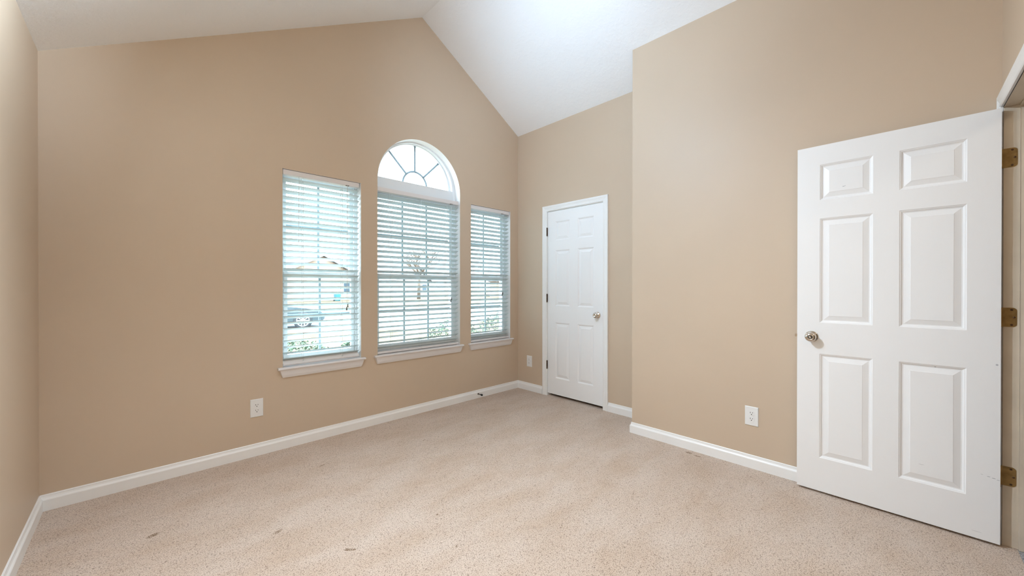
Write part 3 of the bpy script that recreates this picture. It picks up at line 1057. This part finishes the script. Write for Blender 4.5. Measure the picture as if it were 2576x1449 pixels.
bn = empty('trash_bin', (16.6, 46.2, G))
tag(bn, 'teal wheeled trash bin beside the peach house', 'trash bin')
MB().rings([[(-0.26, -0.28, 0.06), (0.26, -0.28, 0.06), (0.26, 0.28, 0.06), (-0.26, 0.28, 0.06)], [(-0.33, -0.38, 0.98), (0.33, -0.38, 0.98), (0.33, 0.36, 0.98), (-0.33, 0.36, 0.98)]], True, True, True, False).build('body', M['bin'], bn, 0.03)
MB().prism([(-0.42, 0.98), (0.42, 0.98), (0.42, 1.02), (0.1, 1.10), (-0.40, 1.04)], -0.35, 0.35, lambda p, q, s: (s, p, q)).build('lid', M['bin'], bn, 0.01)
for s in (-1, 1):
    MB().lathe([(0, 0), (0.13, 0), (0.13, 0.05), (0, 0.05)], (s * 0.30 - 0.025, 0.27, 0.13), (1, 0, 0), 20, False, False).build('wheel', M['tyre'], bn)


# bare tree
def tree(loc, height, label):
    r = empty('bare_tree', loc)
    tag(r, label, 'tree')
    tr, br = MB(), MB()
    rnd = random.Random(3)

    def grow(mb, p, d, ln, rad, depth):
        q = p + d * ln
        mb.tube(p, q, rad, 6, rad * 0.68)
        if depth == 0:
            return
        for k in range(3 if depth > 1 else 4):
            ax = Vector((rnd.uniform(-1, 1), rnd.uniform(-1, 1), rnd.uniform(-0.2, 0.9))).normalized()
            nd = (d * 0.75 + ax * 0.7).normalized()
            grow(br, p + d * ln * rnd.uniform(0.55, 1.0), nd, ln * rnd.uniform(0.6, 0.8), rad * 0.58, depth - 1)

    grow(tr, Vector((0, 0, 0)), Vector((0.03, 0, 1)).normalized(), height * 0.36, height * 0.026, 0)
    top = Vector((0.03, 0, 1)).normalized() * height * 0.34
    for k in range(5):
        a = k * 1.26
        grow(br, top, Vector((math.cos(a) * 0.75, math.sin(a) * 0.75, 0.8)).normalized(), height * 0.24, height * 0.014, 3)
    tr.build('trunk', M['bark'], r)
    br.build('branches', M['bark'], r)
    return r


tree((27.5, 46.5, G), 9.5, 'leafless brown tree on the far lawn, seen through middle window')


# bushes under the windows
def bush(loc, rx, ry, rz, seed, label):
    r = empty('bush', loc)
    tag(r, label, 'bush', 'low green bushes below the windows')
    rnd = random.Random(seed)
    mb = MB()
    for k in range(1300):
        th, u = rnd.uniform(0, 2 * math.pi), rnd.uniform(0.0, 1.0)
        rr = math.sqrt(max(0, 1 - u * u)) * rnd.uniform(0.75, 1.0)
        c = Vector((rx * rr * math.cos(th), ry * rr * math.sin(th), rz * u * rnd.uniform(0.8, 1.05) + 0.02))
        s = rnd.uniform(0.02, 0.042)
        n1 = Vector((rnd.uniform(-1, 1), rnd.uniform(-1, 1), rnd.uniform(-0.4, 1))).normalized()
        t1 = n1.orthogonal().normalized()
        t2 = n1.cross(t1)
        mb.add([c - t1 * s, c - t2 * s * 0.5 + n1 * s * 0.1, c + t1 * s, c + t2 * s * 0.5 + n1 * s * 0.1], [(0, 1, 2, 3)])
    mb.build('leaves', M['bush'], r)
    st = MB()
    for k in range(6):
        a = k * 1.05
        st.tube((0.03 * math.cos(a), 0.03 * math.sin(a), 0), (rx * 0.6 * math.cos(a), ry * 0.6 * math.sin(a), rz * 0.7), 0.012, 6, 0.005)
    st.build('stems', M['bark'], r)
    return r


bush((2.35, 8.6, G), 0.75, 0.55, 0.55, 1, 'low green bush at the bottom left of the left window')
bush((3.62, 8.9, G), 0.5, 0.45, 0.42, 2, 'small green bush at the bottom right of the left window')
bush((4.72, 8.0, G), 0.42, 0.42, 0.42, 3, 'small green bush at the bottom left of the middle window')
bush((6.2, 8.6, G), 0.95, 0.7, 0.75, 4, 'large green bush at the bottom right of the middle window')
bush((8.3, 8.9, G), 1.0, 0.8, 0.85, 5, 'tallest green bush, filling the bottom of the right window')

# car: front wing, bonnet and front wheel show through the left window
car = empty('parked_car', (4.66, 16.66, G))
car.rotation_euler = (0, 0, math.radians(-16))
tag(car, 'dark grey parked car with a silver spoked wheel, seen through left window', 'car')
side = [(-3.35, 0.32), (0.68, 0.25), (0.80, 0.38), (0.80, 0.58), (0.70, 0.72), (0.3, 0.82), (-0.55, 0.93), (-1.25, 1.42), (-2.5, 1.45), (-3.15, 1.02), (-3.5, 0.96), (-3.55, 0.5)]
rg = []
for y, k in ((0.02, 0.0), (0.0, 0.03), (0.0, 0.97), (0.0, 1.0)):
    pass
bd = MB()


def sect(y, inset):
    out = []
    for x, z in side:
        cx_, cz_ = -1.4, 0.7
        out.append((cx_ + (x - cx_) * (1 - inset * 0.04), y, cz_ + (z - cz_) * (1 - inset * 0.12)))
    return out


bd.rings([sect(0.03, 1.0), sect(0.10, 0.2), sect(0.30, 0.0), sect(1.45, 0.0), sect(1.65, 0.2), sect(1.72, 1.0)], True, True, True, True)
bd.build('body', M['carpaint'], car)
gl = MB()
gl.prism([(-0.72, 0.97), (-1.28, 1.36), (-2.42, 1.39), (-2.95, 1.02)], 0.015, 1.735, lambda p, q, s: (p, s, q))
gl.build('side_windows', M['dglass'], car)
for y in (0.12, 1.33):
    MB().box(0.70, 0.815, y, y + 0.30, 0.55, 0.66).build('headlight', M['plate'], car, 0.02)
for wx in (0.0, -2.65):
    for wy, s in ((0.0, -1), (1.75, 1)):
        wl = MB().lathe([(0.20, -0.10), (0.31, -0.10), (0.34, -0.07), (0.34, 0.07), (0.31, 0.10), (0.24, 0.10)], (wx, wy + (0.09 if s < 0 else -0.09), 0.34), (0, s, 0), 32, True, True)
        wo = wl.build('wheel', M['tyre'], car)
        rm = MB()
        rm.lathe([(0.235, 0.101), (0.225, 0.108), (0.205, 0.104), (0.205, 0.101)], (wx, wy + (0.09 if s < 0 else -0.09), 0.34), (0, s, 0), 32, False, False)
        yb = wy + (0.09 if s < 0 else -0.09)
        for q in range(10):
            a = q * math.pi / 5
            mt = Matrix.Translation((wx, yb + s * 0.106, 0.34)) @ Matrix.Rotation(a, 4, 'Y')
            rm.box(0.03, 0.22, -0.006, 0.006, -0.020, 0.020, mt)
        rm.lathe([(0, 0.112), (0.05, 0.112), (0.055, 0.10)], (wx, yb, 0.34), (0, s, 0), 16, False, False)
        rm.build('rim', M['alloy'], wo)
